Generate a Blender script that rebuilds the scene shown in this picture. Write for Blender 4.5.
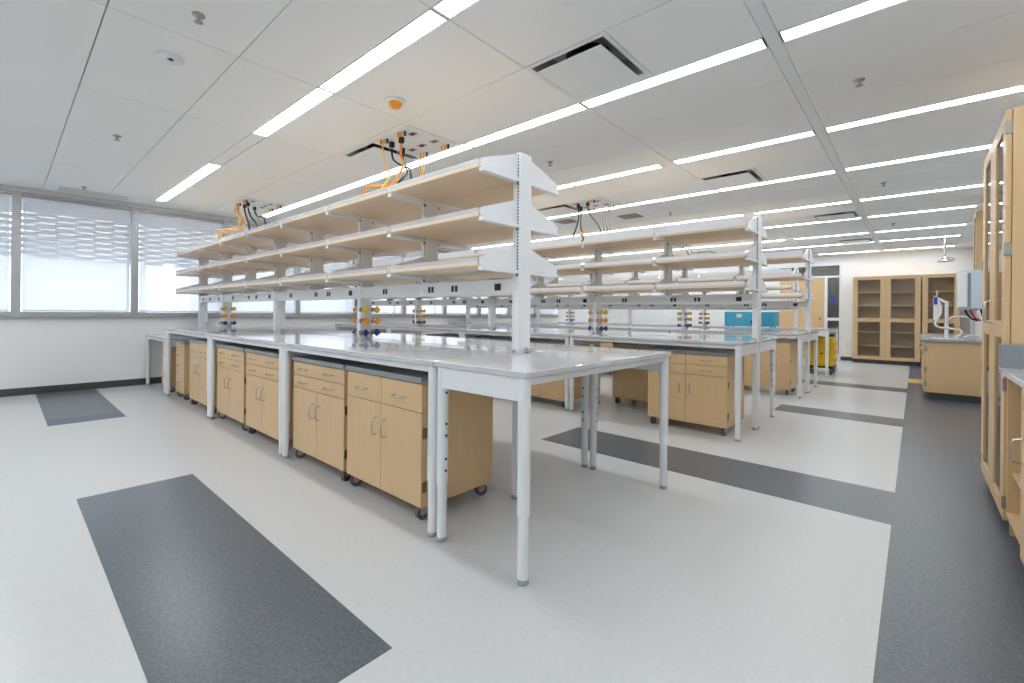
import bpy, math, random
from mathutils import Vector, Matrix
random.seed(4)
for o in list(bpy.data.objects): bpy.data.objects.remove(o, do_unlink=True)
S = bpy.context.scene
COL = S.collection
PI = math.pi

# ---------------------------------------------------------------- camera, world, exposure
F_PX, YAW, ROLL, SHIFT, EYE = 453.93, 0.726755, 0.0100725, 28.829, 1.18
cd = bpy.data.cameras.new('camera'); cam = bpy.data.objects.new('camera', cd); COL.objects.link(cam)
cd.sensor_width = 36.0; cd.sensor_fit = 'HORIZONTAL'; cd.lens = F_PX / 1024 * 36.0
cd.shift_y = -SHIFT / 1024; cd.clip_start = 0.02; cd.clip_end = 300
_f = Vector((-math.sin(YAW), math.cos(YAW), 0)); _r = Vector((math.cos(YAW), math.sin(YAW), 0)); _u = Vector((0, 0, 1))
_r2 = math.cos(ROLL) * _r + math.sin(ROLL) * _u; _u2 = -math.sin(ROLL) * _r + math.cos(ROLL) * _u
M = Matrix((_r2, _u2, -_f)).transposed().to_4x4(); M.translation = (0, 0, EYE); cam.matrix_world = M
S.camera = cam
LAMP = 15.0           # emission strength of the ceiling strip lights
W = bpy.data.worlds.new('overcast_sky'); S.world = W; W.use_nodes = True
bg = W.node_tree.nodes['Background']; bg.inputs[0].default_value = (0.90, 0.95, 1.0, 1); bg.inputs[1].default_value = 4.2
S.view_settings.view_transform = 'Standard'; S.view_settings.look = 'None'
S.view_settings.gamma = 1.0; S.view_settings.use_curve_mapping = False
S.view_settings.exposure = 0.16
ZC = 2.80            # ceiling height
XW, XR, YB, YF = -9.0, 1.0, 14.9, -2.6   # window wall, right wall, back wall, wall behind the viewer

# ---------------------------------------------------------------- materials
MATS = {}
def mat(name, col, rough=0.5, metal=0.0, spec=0.5, noise=None, bump=0.0, emit=None, coat=0.0):
    m = bpy.data.materials.new(name); m.use_nodes = True; nt = m.node_tree; b = nt.nodes['Principled BSDF']
    b.inputs['Base Color'].default_value = (*col, 1); b.inputs['Roughness'].default_value = rough
    b.inputs['Metallic'].default_value = metal; b.inputs['Specular IOR Level'].default_value = spec
    b.inputs['Coat Weight'].default_value = coat
    if emit: b.inputs['Emission Color'].default_value = (*emit[0], 1); b.inputs['Emission Strength'].default_value = emit[1]
    if noise:
        scale, col2, stretch, lo, hi = noise
        tc = nt.nodes.new('ShaderNodeTexCoord'); mp = nt.nodes.new('ShaderNodeMapping'); mp.inputs['Scale'].default_value = stretch
        nz = nt.nodes.new('ShaderNodeTexNoise'); nz.inputs['Scale'].default_value = scale; nz.inputs['Detail'].default_value = 6
        rp = nt.nodes.new('ShaderNodeValToRGB'); rp.color_ramp.elements[0].position = lo; rp.color_ramp.elements[1].position = hi
        rp.color_ramp.elements[0].color = (*col, 1); rp.color_ramp.elements[1].color = (*col2, 1)
        nt.links.new(tc.outputs['Object'], mp.inputs[0]); nt.links.new(mp.outputs[0], nz.inputs['Vector'])
        nt.links.new(nz.outputs['Fac'], rp.inputs[0]); nt.links.new(rp.outputs[0], b.inputs['Base Color'])
        if bump:
            bp = nt.nodes.new('ShaderNodeBump'); bp.inputs['Strength'].default_value = bump; bp.inputs['Distance'].default_value = 0.002
            nt.links.new(nz.outputs['Fac'], bp.inputs['Height']); nt.links.new(bp.outputs[0], b.inputs['Normal'])
    MATS[name] = m; return m
mat('white_metal', (0.82, 0.84, 0.86), 0.38)
mat('worktop', (0.58, 0.595, 0.62), 0.05, spec=1.0, noise=(60, (0.61, 0.625, 0.65), (1, 1, 1), 0.4, 0.6))
mat('slab', (0.28, 0.31, 0.335), 0.3)
mat('wood', (0.69, 0.475, 0.255), 0.40, noise=(3, (0.72, 0.505, 0.28), (9, 9, 1), 0.3, 0.7))
mat('wood_h', (0.81, 0.66, 0.49), 0.40, noise=(3, (0.84, 0.69, 0.52), (1, 14, 14), 0.3, 0.7))
mat('wood_dark', (0.72, 0.52, 0.34), 0.5, noise=(4, (0.78, 0.58, 0.40), (1, 1, 10), 0.3, 0.7))
mat('chrome', (0.62, 0.62, 0.63), 0.22, 1.0)
mat('steel', (0.42, 0.40, 0.37), 0.35, 1.0)
mat('bronze', (0.25, 0.17, 0.09), 0.4, 0.8)
mat('black', (0.012, 0.012, 0.014), 0.45)
mat('rubber', (0.10, 0.10, 0.105), 0.5)
mat('floor_light', (0.555, 0.56, 0.56), 0.28, noise=(45, (0.585, 0.59, 0.59), (1, 1, 1), 0.35, 0.65))
mat('floor_dark', (0.085, 0.097, 0.115), 0.28, noise=(70, (0.14, 0.155, 0.18), (1, 1, 1), 0.35, 0.7))
mat('floor_blue', (0.075, 0.085, 0.16), 0.33, noise=(70, (0.11, 0.12, 0.20), (1, 1, 1), 0.35, 0.7))
mat('floor_yellow', (0.72, 0.50, 0.13), 0.4)
mat('wall', (0.84, 0.84, 0.84), 0.6, noise=(120, (0.86, 0.86, 0.86), (1, 1, 1), 0.4, 0.6), bump=0.05)
mat('ceiling_tile', (0.87, 0.88, 0.88), 0.85, noise=(220, (0.90, 0.905, 0.905), (1, 1, 1), 0.4, 0.6), bump=0.1)
mat('ceiling_back', (0.66, 0.66, 0.66), 0.8)
mat('base_dark', (0.055, 0.058, 0.06), 0.5)
mat('alu', (0.42, 0.43, 0.44), 0.4, 0.3)
mat('lamp', (0.9, 0.9, 0.9), 0.5, emit=((0.93, 0.972, 1.0), LAMP))
mat('orange', (0.90, 0.33, 0.02), 0.4); mat('yellow', (0.88, 0.55, 0.03), 0.4); mat('navy', (0.02, 0.03, 0.20), 0.35)
mat('cart_yellow', (0.80, 0.52, 0.01), 0.4)
mat('box_blue', (0.07, 0.42, 0.64), 0.35); mat('box_blue_dark', (0.05, 0.33, 0.52), 0.35)
mat('purifier', (0.60, 0.70, 0.76), 0.3); mat('purifier_dark', (0.24, 0.32, 0.37), 0.35)
mat('plastic_white', (0.88, 0.89, 0.90), 0.35)
mat('blue_screen', (0.02, 0.06, 0.45), 0.3); mat('teal', (0.03, 0.35, 0.38), 0.35)
mat('cream', (0.75, 0.70, 0.55), 0.6); mat('red', (0.55, 0.04, 0.03), 0.5)
mat('grille', (0.20, 0.20, 0.20), 0.6)
mat('facade', (0.62, 0.66, 0.74), 0.7); mat('slat_alu', (0.70, 0.71, 0.76), 0.5)
def glass(name, col, t):
    m = bpy.data.materials.new(name); m.use_nodes = True; nt = m.node_tree; nt.nodes.clear()
    out = nt.nodes.new('ShaderNodeOutputMaterial'); mx = nt.nodes.new('ShaderNodeMixShader'); fr = nt.nodes.new('ShaderNodeFresnel')
    tr = nt.nodes.new('ShaderNodeBsdfTransparent'); gl = nt.nodes.new('ShaderNodeBsdfGlossy')
    tr.inputs[0].default_value = (*col, 1); gl.inputs['Roughness'].default_value = 0.02; fr.inputs[0].default_value = t
    nt.links.new(fr.outputs[0], mx.inputs[0]); nt.links.new(tr.outputs[0], mx.inputs[1]); nt.links.new(gl.outputs[0], mx.inputs[2])
    nt.links.new(mx.outputs[0], out.inputs[0]); MATS[name] = m
glass('glass', (0.96, 0.97, 0.97), 1.35); glass('glass_grey', (0.62, 0.62, 0.61), 1.5); 
def fabric(name, opacity):
    m = bpy.data.materials.new(name); m.use_nodes = True; nt = m.node_tree; nt.nodes.clear()
    out = nt.nodes.new('ShaderNodeOutputMaterial'); mx = nt.nodes.new('ShaderNodeMixShader'); mx.inputs[0].default_value = opacity
    tr = nt.nodes.new('ShaderNodeBsdfTransparent'); m2 = nt.nodes.new('ShaderNodeMixShader'); m2.inputs[0].default_value = 0.45
    df = nt.nodes.new('ShaderNodeBsdfDiffuse'); tl = nt.nodes.new('ShaderNodeBsdfTranslucent')
    df.inputs[0].default_value = (0.82, 0.82, 0.83, 1); tl.inputs[0].default_value = (0.80, 0.82, 0.86, 1)
    nt.links.new(df.outputs[0], m2.inputs[1]); nt.links.new(tl.outputs[0], m2.inputs[2])
    nt.links.new(tr.outputs[0], mx.inputs[1]); nt.links.new(m2.outputs[0], mx.inputs[2]); nt.links.new(mx.outputs[0], out.inputs[0]); MATS[name] = m
fabric('shade_cloth', 0.64); fabric('acrylic', 0.6)

# ---------------------------------------------------------------- mesh helpers
class MB:
    def __init__(s): s.v = []; s.f = []; s.sm = []
    def add(s, vs, fs, smooth=False):
        n = len(s.v); s.v += [tuple(v) for v in vs]; s.f += [tuple(i + n for i in f) for f in fs]; s.sm += [smooth] * len(fs); return s
    def box(s, x0, x1, y0, y1, z0, z1, c=0.0):
        if x0 > x1: x0, x1 = x1, x0
        if y0 > y1: y0, y1 = y1, y0
        if z0 > z1: z0, z1 = z1, z0
        if c <= 0:
            return s.add([(x, y, z) for x in (x0, x1) for y in (y0, y1) for z in (z0, z1)],
                         [(0, 1, 3, 2), (4, 6, 7, 5), (0, 4, 5, 1), (2, 3, 7, 6), (0, 2, 6, 4), (1, 5, 7, 3)])
        lo = (x0, y0, z0); hi = (x1, y1, z1); vs = []; ix = {}
        for sx in (0, 1):
            for sy in (0, 1):
                for sz in (0, 1):
                    sg = (sx, sy, sz)
                    for ax in range(3):
                        p = [(hi[k] if sg[k] else lo[k]) + (0 if k == ax else (-c if sg[k] else c)) for k in range(3)]
                        ix[(sg, ax)] = len(vs); vs.append(p)
        fs = []
        cyc = [(0, 0), (1, 0), (1, 1), (0, 1)]
        def sgn(ax, a, va, vb):
            r = [0, 0, 0]; r[ax] = a; o = [k for k in range(3) if k != ax]; r[o[0]] = va; r[o[1]] = vb; return tuple(r)
        for ax in range(3):
            for a in (0, 1): fs.append([ix[(sgn(ax, a, *q), ax)] for q in cyc])
        for ax in range(3):
            o = [k for k in range(3) if k != ax]
            for q in cyc:
                a0, a1 = sgn(ax, 0, *q), sgn(ax, 1, *q)
                fs.append([ix[(a0, o[0])], ix[(a0, o[1])], ix[(a1, o[1])], ix[(a1, o[0])]])
        for sx in (0, 1):
            for sy in (0, 1):
                for sz in (0, 1): fs.append([ix[((sx, sy, sz), k)] for k in range(3)])
        cx = Vector([(lo[k] + hi[k]) / 2 for k in range(3)]); out = []
        for f in fs:
            P = [Vector(vs[i]) for i in f]; n = (P[1] - P[0]).cross(P[2] - P[0])
            out.append(f if n.dot(sum(P, Vector()) / len(P) - cx) > 0 else f[::-1])
        return s.add(vs, out)
    def cyl(s, p, q, r0, r1=None, n=12, cap=True):
        p = Vector(p); q = Vector(q); r1 = r0 if r1 is None else r1; d = (q - p).normalized()
        a = d.orthogonal().normalized(); b = d.cross(a); vs = []
        for c, r in ((p, r0), (q, r1)):
            for i in range(n):
                t = 2 * PI * i / n; vs.append(c + r * (math.cos(t) * a + math.sin(t) * b))
        s.add(vs, [(i, (i + 1) % n, n + (i + 1) % n, n + i) for i in range(n)], True)
        if cap: s.add(vs[:n], [tuple(range(n))[::-1]]); s.add(vs[n:], [tuple(range(n))])
        return s
    def tube(s, pts, r, n=6, smooth_pts=0):
        pts = [Vector(p) for p in pts]
        if smooth_pts:
            P = [pts[0]] + pts + [pts[-1]]; o = []
            for i in range(1, len(P) - 2):
                for k in range(smooth_pts):
                    t = k / smooth_pts; a, b, c, d = P[i - 1], P[i], P[i + 1], P[i + 2]
                    o.append(0.5 * ((2 * b) + (c - a) * t + (2 * a - 5 * b + 4 * c - d) * t * t + (3 * b - a - 3 * c + d) * t ** 3))
            pts = o + [pts[-1]]
        rings = []; up = None
        for i, p in enumerate(pts):
            d = ((pts[min(i + 1, len(pts) - 1)] - p).normalized() + (p - pts[max(i - 1, 0)]).normalized())
            d = d.normalized() if d.length > 1e-6 else Vector((0, 0, 1))
            up = d.orthogonal().normalized() if up is None else (up - d * up.dot(d)).normalized()
            b = d.cross(up); rings.append([p + r * (math.cos(2 * PI * k / n) * up + math.sin(2 * PI * k / n) * b) for k in range(n)])
        vs = [v for R in rings for v in R]; fs = []
        for i in range(len(rings) - 1):
            for k in range(n): fs.append((i * n + k, i * n + (k + 1) % n, (i + 1) * n + (k + 1) % n, (i + 1) * n + k))
        s.add(vs, fs, True); s.add(rings[0], [tuple(range(n))[::-1]]); s.add(rings[-1], [tuple(range(n))]); return s
    def prism(s, poly, x0, x1, axis='x'):
        n = len(poly)
        def P(a, b, c): return {'x': (c, a, b), 'y': (a, c, b), 'z': (a, b, c)}[axis]
        vs = [P(a, b, x0) for a, b in poly] + [P(a, b, x1) for a, b in poly]
        fs = [tuple(range(n))[::-1], tuple(range(n, 2 * n))] + [(i, (i + 1) % n, n + (i + 1) % n, n + i) for i in range(n)]
        cx = sum((Vector(v) for v in vs), Vector()) / len(vs); f0 = fs[2]; A = [Vector(vs[i]) for i in f0]
        if (A[1] - A[0]).cross(A[2] - A[0]).dot(sum(A, Vector()) / 4 - cx) < 0: fs = [f[::-1] for f in fs]
        return s.add(vs, fs)
    def lathe(s, prof, n=20, cz=(0, 0)):
        vs = [(cz[0] + r * math.cos(2 * PI * i / n), cz[1] + r * math.sin(2 * PI * i / n), z) for r, z in prof for i in range(n)]
        fs = [(j * n + i, j * n + (i + 1) % n, (j + 1) * n + (i + 1) % n, (j + 1) * n + i) for j in range(len(prof) - 1) for i in range(n)]
        return s.add(vs, fs, True)
    def mesh(s, name):
        me = bpy.data.meshes.new(name); me.from_pydata(s.v, [], s.f); me.polygons.foreach_set('use_smooth', s.sm); me.update(); return me
CACHE = {}
def part(name, material, parent, build, key=None, loc=(0, 0, 0), rot=(0, 0, 0), label=None, scale=None):
    k = (name, material, key) if key is not None else None
    me = CACHE.get(k) if k else None
    if me is None:
        mb = MB(); build(mb); me = mb.mesh(name); me.materials.append(MATS[material])
        if k: CACHE[k] = me
    o = bpy.data.objects.new(name, me); COL.objects.link(o); o.location = loc; o.rotation_euler = rot
    if scale: o.scale = scale
    if parent: o.parent = parent
    if label: o['label'] = label
    return o
def B(*a, **k): return lambda m: m.box(*a, **k)
def thing(name, label, cat, loc=(0, 0, 0), rz=0, group=None):
    o = bpy.data.objects.new(name, None); COL.objects.link(o); o.location = loc; o.rotation_euler = (0, 0, rz)
    o.empty_display_size = 0.1; o['label'] = label; o['category'] = cat
    if group: o['group'] = group
    return o
def tag(o, label, cat, group=None):
    o['label'] = label; o['category'] = cat
    if group: o['group'] = group
    return o
def struct(o): o['kind'] = 'structure'; return o

# ---------------------------------------------------------------- floor
floor = struct(part('floor', 'floor_light', None, B(XW, XR, YF, YB, -0.10, 0.0)))
def inlay(x0, x1, y0, y1, m='floor_dark'):
    part('floor_panel', m, floor, B(x0, x1, y0, y1, -0.01, 0.0015))
inlay(-3.865, -1.362, 0.315, 0.918)
inlay(-8.98, -6.80, 0.315, 0.918); inlay(-6.80, -6.46, 0.315, 0.918, 'floor_blue')
inlay(-2.60, -0.094, 3.355, 3.985); inlay(-1.32, -0.094, 6.41, 6.895); inlay(-1.75, -0.094, 9.34, 9.86)
inlay(-0.094, XR, YF, 10.8); inlay(-0.094, XR, 10.8, 11.5, 'floor_yellow'); inlay(-0.094, XR, 11.5, 13.4, 'floor_blue'); inlay(-0.094, XR, 13.4, YB)

# ---------------------------------------------------------------- walls
wl = struct(part('wall_left', 'wall', None, lambda m: (m.box(XW - 0.2, XW, YF, YB, -0.1, 1.05), m.box(XW - 0.2, XW, 12.475, YB, 1.05, ZC), m.box(XW - 0.2, XW, YF, -2.34, 1.05, ZC), m.box(XW - 0.2, XW, -2.34, 12.475, 2.735, ZC + 0.1))))
struct(part('wall_front', 'wall', None, B(XW - 0.2, XR + 0.2, YF - 0.15, YF, -0.1, ZC + 0.1)))
struct(part('wall_right', 'wall', None, B(XR, XR + 0.2, YF, YB + 0.15, -0.1, ZC + 0.1)))
DX0, DX1 = -2.97, -1.49      # entrance assembly in the back wall
struct(part('wall_back', 'wall', None, lambda m: (m.box(XW - 0.2, DX0, YB, YB + 0.15, -0.1, ZC + 0.1), m.box(DX1, XR, YB, YB + 0.15, -0.1, ZC + 0.1), m.box(DX0, DX1, YB, YB + 0.15, 2.58, ZC + 0.1))))
struct(part('baseboard_left', 'base_dark', None, B(XW, XW + 0.012, YF, YB, 0, 0.10)))
struct(part('baseboard_back', 'base_dark', None, lambda m: (m.box(XW, DX0, YB - 0.012, YB, 0, 0.10), m.box(DX1, -1.22, YB - 0.012, YB, 0, 0.10))))
part('corridor_wall', 'wall', None, B(-4.5, 0.2, YB + 1.6, YB + 1.7, -0.1, 2.9)); bpy.data.objects['corridor_wall'].name = 'wall_corridor'; struct(bpy.data.objects['wall_corridor'])
struct(part('ceiling_corridor', 'wall', None, B(-4.5, 0.2, YB + 0.15, YB + 1.7, 2.9, 3.0)))
for nm, xx in (('wall_corridor_left', -4.6), ('wall_corridor_right', 0.2)): struct(part(nm, 'wall', None, B(xx, xx + 0.1, YB + 0.15, YB + 1.7, -0.1, 2.9)))
struct(part('floor_corridor', 'floor_dark', None, B(-4.5, 0.2, YB, YB + 1.6, -0.1, -0.002)))

t = thing('corridor_fill_light', 'added ceiling light brightening the corridor behind the door glass', 'ceiling light', (-2.2, YB + 0.85, 2.9))  # added lamp, lifts the dark corridor behind the door and clerestory glass
part('light_frame', 'white_metal', t, B(-0.62, 0.62, -0.08, 0.08, -0.03, 0.0, c=0.003)); part('light_diffuser', 'lamp', t, B(-0.6, 0.6, -0.05, 0.05, -0.034, -0.03))
# windows along the left wall
MU = [0.125 + 1.235 * k for k in range(-2, 11)]
SZ0, SZ1 = 1.145, 2.69
NTH = ['first', 'second', 'third', 'fourth', 'fifth', 'sixth', 'seventh', 'eighth', 'ninth', 'tenth', 'eleventh', 'twelfth']
for i in range(len(MU) - 1):
    y0, y1 = MU[i], MU[i + 1]
    w = struct(part(f'window_{i+1}', 'alu', None, lambda m: (m.box(XW - 0.10, XW + 0.03, y0 - 0.045, y0 + 0.045, 1.05, 2.735, c=0.004), m.box(XW - 0.10, XW + 0.03, y0 + 0.045, y1 - 0.045, 1.06, 1.13, c=0.004), m.box(XW - 0.10, XW + 0.03, y0 + 0.045, y1 - 0.045, 2.69, 2.735, c=0.004))))
    part('window_pane', 'glass', w, B(XW - 0.075, XW - 0.07, y0 + 0.045, y1 - 0.045, 1.13, 2.69))
    part('window_sill', 'alu', w, B(XW - 0.02, XW + 0.06, y0 - 0.02, y1 - 0.03, 1.045, 1.06, c=0.003))
    s = tag(part('roller_shade', 'shade_cloth', None, B(XW - 0.031, XW - 0.030, y0 + 0.062, y1 - 0.062, SZ0, 2.655)),
            f'translucent white roller shade over the {NTH[11 - i]} window from the corner by the door wall', 'roller shade', 'window roller shades')
    part('hem_bar', 'plastic_white', s, B(XW - 0.038, XW - 0.023, y0 + 0.062, y1 - 0.062, SZ0 - 0.012, SZ0 + 0.012, c=0.002))
    part('shade_roller', 'plastic_white', s, lambda m: m.cyl((XW - 0.03, y0 + 0.05, 2.668), (XW - 0.03, y1 - 0.05, 2.668), 0.018))
# exterior sun screen of staggered slats above sight height, one screen per window bay
for i in range(1, len(MU) - 1):
    y0, y1 = MU[i], MU[i + 1]
    sc = thing('sun_screen', f'staggered pale slat sun screen outside the {NTH[11 - i]} window from the door wall', 'sun screen', (XW - 0.45, y0, 0), 0, 'sun screens outside the windows')
    for yy in (0.02, 1.215): part('screen_post', 'slat_alu', sc, B(0.03, 0.06, yy - 0.015, yy + 0.015, 0.0, 2.9), key=('sp', yy))
    part('top_panel', 'slat_alu', sc, B(0, 0.01, 0, 1.235, 2.57, 2.9), key='tp')
    def slat(m, x=0, yy=0, z=0): m.box(x, x + 0.02, yy, yy + 0.2055, z, z + 0.062)
    for c in range(7): part('screen_rib', 'slat_alu', sc, B(-0.004, 0.0, max(0.001, c * 0.206 - 0.016), min(1.234, c * 0.206 + 0.016), 1.88, 2.6), key=('rib', c))
    stuff = MB()
    for c in range(6):
        for r in range(8):
            z = 1.90 + 0.0865 * r + (0.0 if c % 2 else 0.043); off = 0.004 * (c % 2)
            if i <= 5: part('slat', 'slat_alu', sc, slat, key='slat', loc=(off, c * 0.206, z))
            else: slat(stuff, off, c * 0.206, z)
    if stuff.v:
        me = stuff.mesh('slats'); me.materials.append(MATS['slat_alu']); o = bpy.data.objects.new('slats', me); COL.objects.link(o); o.parent = sc; o['kind'] = 'stuff'
struct(part('ground_outside', 'facade', None, B(-80, XW - 0.2, -40, 60, -4.2, -4.0)))
for (x, y, sx, sy, h, lb) in [(-30, 1.0, 6, 7, 5.3, 'pale building with a stepped roof seen faintly through the shades'), (-34, 13.0, 6, 9, 4.6, 'low pale building seen faintly through shades behind the shelves')]:
    bl = thing('distant_building', lb, 'building', (x, y, -4))
    part('building_wall', 'facade', bl, B(-sx / 2, sx / 2, -sy / 2, sy / 2, 0, h + 2)); part('roof_block', 'facade', bl, B(-sx / 2, sx / 4, -sy / 2, sy / 6, h + 2, h + 3.0))

# ---------------------------------------------------------------- ceiling with panels, lights, diffusers
ceil = struct(part('ceiling', 'ceiling_back', None, B(XW - 0.2, XR, YF, YB, ZC + 0.13, ZC + 0.2)))
XJ = [XR, 0.665, -0.64, -1.945, -3.25, -4.555, -5.86, -7.165, -8.47, XW + 0.035]
PITCH = 3.2; LW = 0.062
A0, JA, B0, J1, J2 = 1.575, 2.29, 3.01, 3.565, 4.20
G = 0.0025
def panel(x0, x1, y0, y1, lift=0.0):
    if x1 - x0 < 0.02 or y1 - y0 < 0.02: return
    w, d = x1 - x0 - 2 * G, y1 - y0 - 2 * G
    part('ceiling_panel', 'ceiling_tile', ceil, lambda m: m.box(-w / 2, w / 2, -d / 2, d / 2, 0, 0.02, c=0.003), key=(round(w, 3), round(d, 3)), loc=((x0 + x1) / 2, (y0 + y1) / 2, ZC + lift))
part('cross_rail', 'white_metal', ceil, B(-0.675, -0.605, YF, YB, ZC + 0.004, ZC + 0.015))
def tee(x0, x1, y0, y1): part('grid_bar', 'ceiling_back', ceil, B(x0, x1, y0, y1, ZC + 0.006, ZC + 0.02))
for x in XJ[1:-1]:
    if abs(x + 0.64) > 0.01: tee(x - 0.012, x + 0.012, YF, YB)
nl = {}
def light(x0, x1, y, lab):
    t = thing('linear_ceiling_light', lab, 'ceiling light', ((x0 + x1) / 2, y, ZC), 0, 'recessed linear ceiling lights'); L = x1 - x0
    part('light_frame', 'white_metal', t, lambda m: (m.box(-L / 2, L / 2, -LW, -LW + 0.006, -0.001, 0.03), m.box(-L / 2, L / 2, LW - 0.006, LW, -0.001, 0.03), m.box(-L / 2, -L / 2 + 0.004, -LW + 0.006, LW - 0.006, -0.001, 0.03), m.box(L / 2 - 0.004, L / 2, -LW + 0.006, LW - 0.006, -0.001, 0.03), m.box(-L / 2, L / 2, -LW, LW, 0.03, 0.04)), key=round(L, 3))
    part('light_diffuser', 'lamp', t, B(-L / 2 + 0.004, L / 2 - 0.004, -LW + 0.006, LW - 0.006, 0.004, 0.012), key=round(L, 3))
def diffuser(x0, y0, s, lab):
    t = thing('air_diffuser', lab, 'air diffuser', (x0 + s / 2, y0 + s / 2, ZC), 0, 'square plaque air diffusers'); h = s / 2
    part('diffuser_frame', 'white_metal', t, lambda m: (m.box(-h, h, -h, -h + 0.03, -0.004, 0.02, c=0.002), m.box(-h, h, h - 0.03, h, -0.004, 0.02, c=0.002), m.box(-h, -h + 0.03, -h + 0.03, h - 0.03, -0.004, 0.02, c=0.002), m.box(h - 0.03, h, -h + 0.03, h - 0.03, -0.004, 0.02, c=0.002)), key=s)
    def pan(m):
        a, b = h - 0.03, h - 0.10
        for sx, sy in ((1, 0), (-1, 0), (0, 1), (0, -1)):
            if sx: m.add([(sx * a, -a, 0.0), (sx * a, a, 0.0), (sx * b, b, 0.10), (sx * b, -b, 0.10)], [(0, 1, 2, 3)])
            else: m.add([(-a, sy * a, 0.0), (a, sy * a, 0.0), (b, sy * b, 0.10), (-b, sy * b, 0.10)], [(0, 1, 2, 3)])
        m.box(-b, b, -b, b, 0.10, 0.105)
    part('diffuser_pan', 'alu', t, pan, key=s)
    part('duct_collar', 'black', t, lambda m: m.lathe([(0.02, 0.098), (0.15, 0.098), (0.15, 0.05)]), key=s)
    part('plaque', 'white_metal', t, B(-h + 0.06, h - 0.06, -h + 0.06, h - 0.06, -0.03, -0.02, c=0.003), key=s)
    for sx in (-1, 1): part('plaque_hanger', 'steel', t, B(sx * 0.14 - 0.006, sx * 0.14 + 0.006, -0.006, 0.006, -0.02, 0.10), key=(s, sx))
DIFF = []   # (x0, y0, size) openings
for k in range(4):
    DIFF.append((-1.945 if k < 2 else -1.275, JA + PITCH * k, 0.60))
    DIFF.append((-4.48, JA + 0.04 + PITCH * k, 0.60))
SERV = [(-3.86, JA + 0.05, 0.56, 0.56), (-3.86, JA + 0.05 + PITCH, 0.56, 0.56), (-7.80, JA + 0.05, 0.56, 0.56), (-3.86, JA + 0.05 + 2 * PITCH, 0.56, 0.56)]
near = ['above the first bench', 'above the second bench', 'above the third bench', 'above the fourth bench']
for n, (x, y, s) in enumerate(DIFF):
    diffuser(x, y, s, ('square white air diffuser at the aisle end ' if x > -3 else 'square white air diffuser beside the service panel ') + near[n // 2])
for k in range(-2, 5):
    o = PITCH * k; yA, yB = A0 + o, B0 + o
    strips = [(yA + LW, JA + o), (JA + o, yB - LW), (yB + LW, J1 + o), (J1 + o, J2 + o), (J2 + o, yA + PITCH - LW)]
    for c in range(len(XJ) - 1):
        x1, x0 = XJ[c], XJ[c + 1]
        if abs(x1 + 0.64) < 0.01: x1 -= 0.035
        if abs(x0 + 0.64) < 0.01: x0 += 0.035
        for n, (a, b) in enumerate(strips):
            b = min(b, YB); a = max(a, YF)
            if b <= a: continue
            hs = [(d[0], d[0] + d[2], d[1], d[1] + d[2]) for d in DIFF] + [(q[0], q[0] + q[2], q[1], q[1] + q[3]) for q in SERV]
            hs = sorted(h for h in hs if x0 - 0.01 <= h[0] and h[1] <= x1 + 0.01 and a - 0.01 <= h[2] and h[3] <= b + 0.01)
            if not hs: panel(x0, x1, a, b); continue
            cx = x0
            for h in hs:
                panel(cx, h[0], a, b); panel(h[0], h[1], a, h[2]); panel(h[0], h[1], h[3], b); cx = h[1]
            panel(cx, x1, a, b)
        # lamp or blank strip in each light row
        for row, y in ((0, yA), (1, yB)):
            if y > YB - 0.1 or y < YF + 0.1: continue
            lab = 'row ' + {(-2, 1): 'furthest from the door wall', (-1, 0): 'second furthest from the door wall', (-1, 1): 'over the open floor'}.get((k, row), (['', 'just before the ', 'over the '][1 + row] + ['first', 'second', 'third', 'fourth', 'glass'][max(k, 0)] + (' bench' if k < 4 else ' cabinets')))
            if x1 > 0.9 or x0 < -8.6 or (row == 0 and k == 0 and abs(x0 + 5.86) < 0.02):
                panel(x0, x1, y - LW, y + LW); continue
            a, b = x0 + 0.012, x1 - 0.012
            if row == 0 and k >= 1 and abs(x1 + 1.945) < 0.02: panel(x1 - 0.155, x1, y - LW, y + LW); b = x1 - 0.155
            nl[(k, row)] = nl.get((k, row), -1) + 1
            light(a, b, y, f'lit light strip, {NTH[nl[(k, row)]]} from the cabinet wall, {lab}')
for k in range(8):
    o = tag(part('sprinkler_head', 'steel', None, lambda m: m.lathe([(0.001, 0.0), (0.032, 0.0), (0.030, -0.006), (0.012, -0.010), (0.010, -0.025), (0.005, -0.026), (0.004, -0.036), (0.022, -0.038), (0.022, -0.041), (0.001, -0.041)], 14), key='sp'),
        'small steel fire sprinkler head hanging from a ceiling panel', 'sprinkler', 'ceiling sprinkler heads')
    o.location = ([(-2.96, 0.71), (-5.61, 0.71), (-8.30, 0.72), (-0.30, 3.90), (-2.94, 3.90), (-0.30, 7.10), (-2.94, 7.10), (-0.30, 10.30)][k]) + (ZC,)
o = thing('smoke_detector', 'white round detector with an orange dust cap on the ceiling', 'smoke detector', (-3.0, 2.0, ZC))
part('detector_base', 'white_metal', o, lambda m: m.lathe([(0.001, 0), (0.075, 0), (0.075, -0.012), (0.06, -0.018), (0.001, -0.018)], 24))
part('dust_cap', 'orange', o, lambda m: m.lathe([(0.048, -0.018), (0.046, -0.04), (0.034, -0.055), (0.001, -0.058)], 20))
o = thing('ceiling_sensor', 'white round ceiling sensor with a drop flap near the windows side', 'sensor', (-3.6, 0.71, ZC))
part('sensor_base', 'white_metal', o, lambda m: m.lathe([(0.001, 0), (0.075, 0), (0.072, -0.012), (0.001, -0.014)], 24)); part('sensor_eye', 'white_metal', o, lambda m: (m.box(-0.05, 0.02, -0.02, 0.02, -0.03, -0.012, c=0.003))); part('sensor_lens', 'black', o, B(0.02, 0.026, -0.012, 0.012, -0.028, -0.016))
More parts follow.
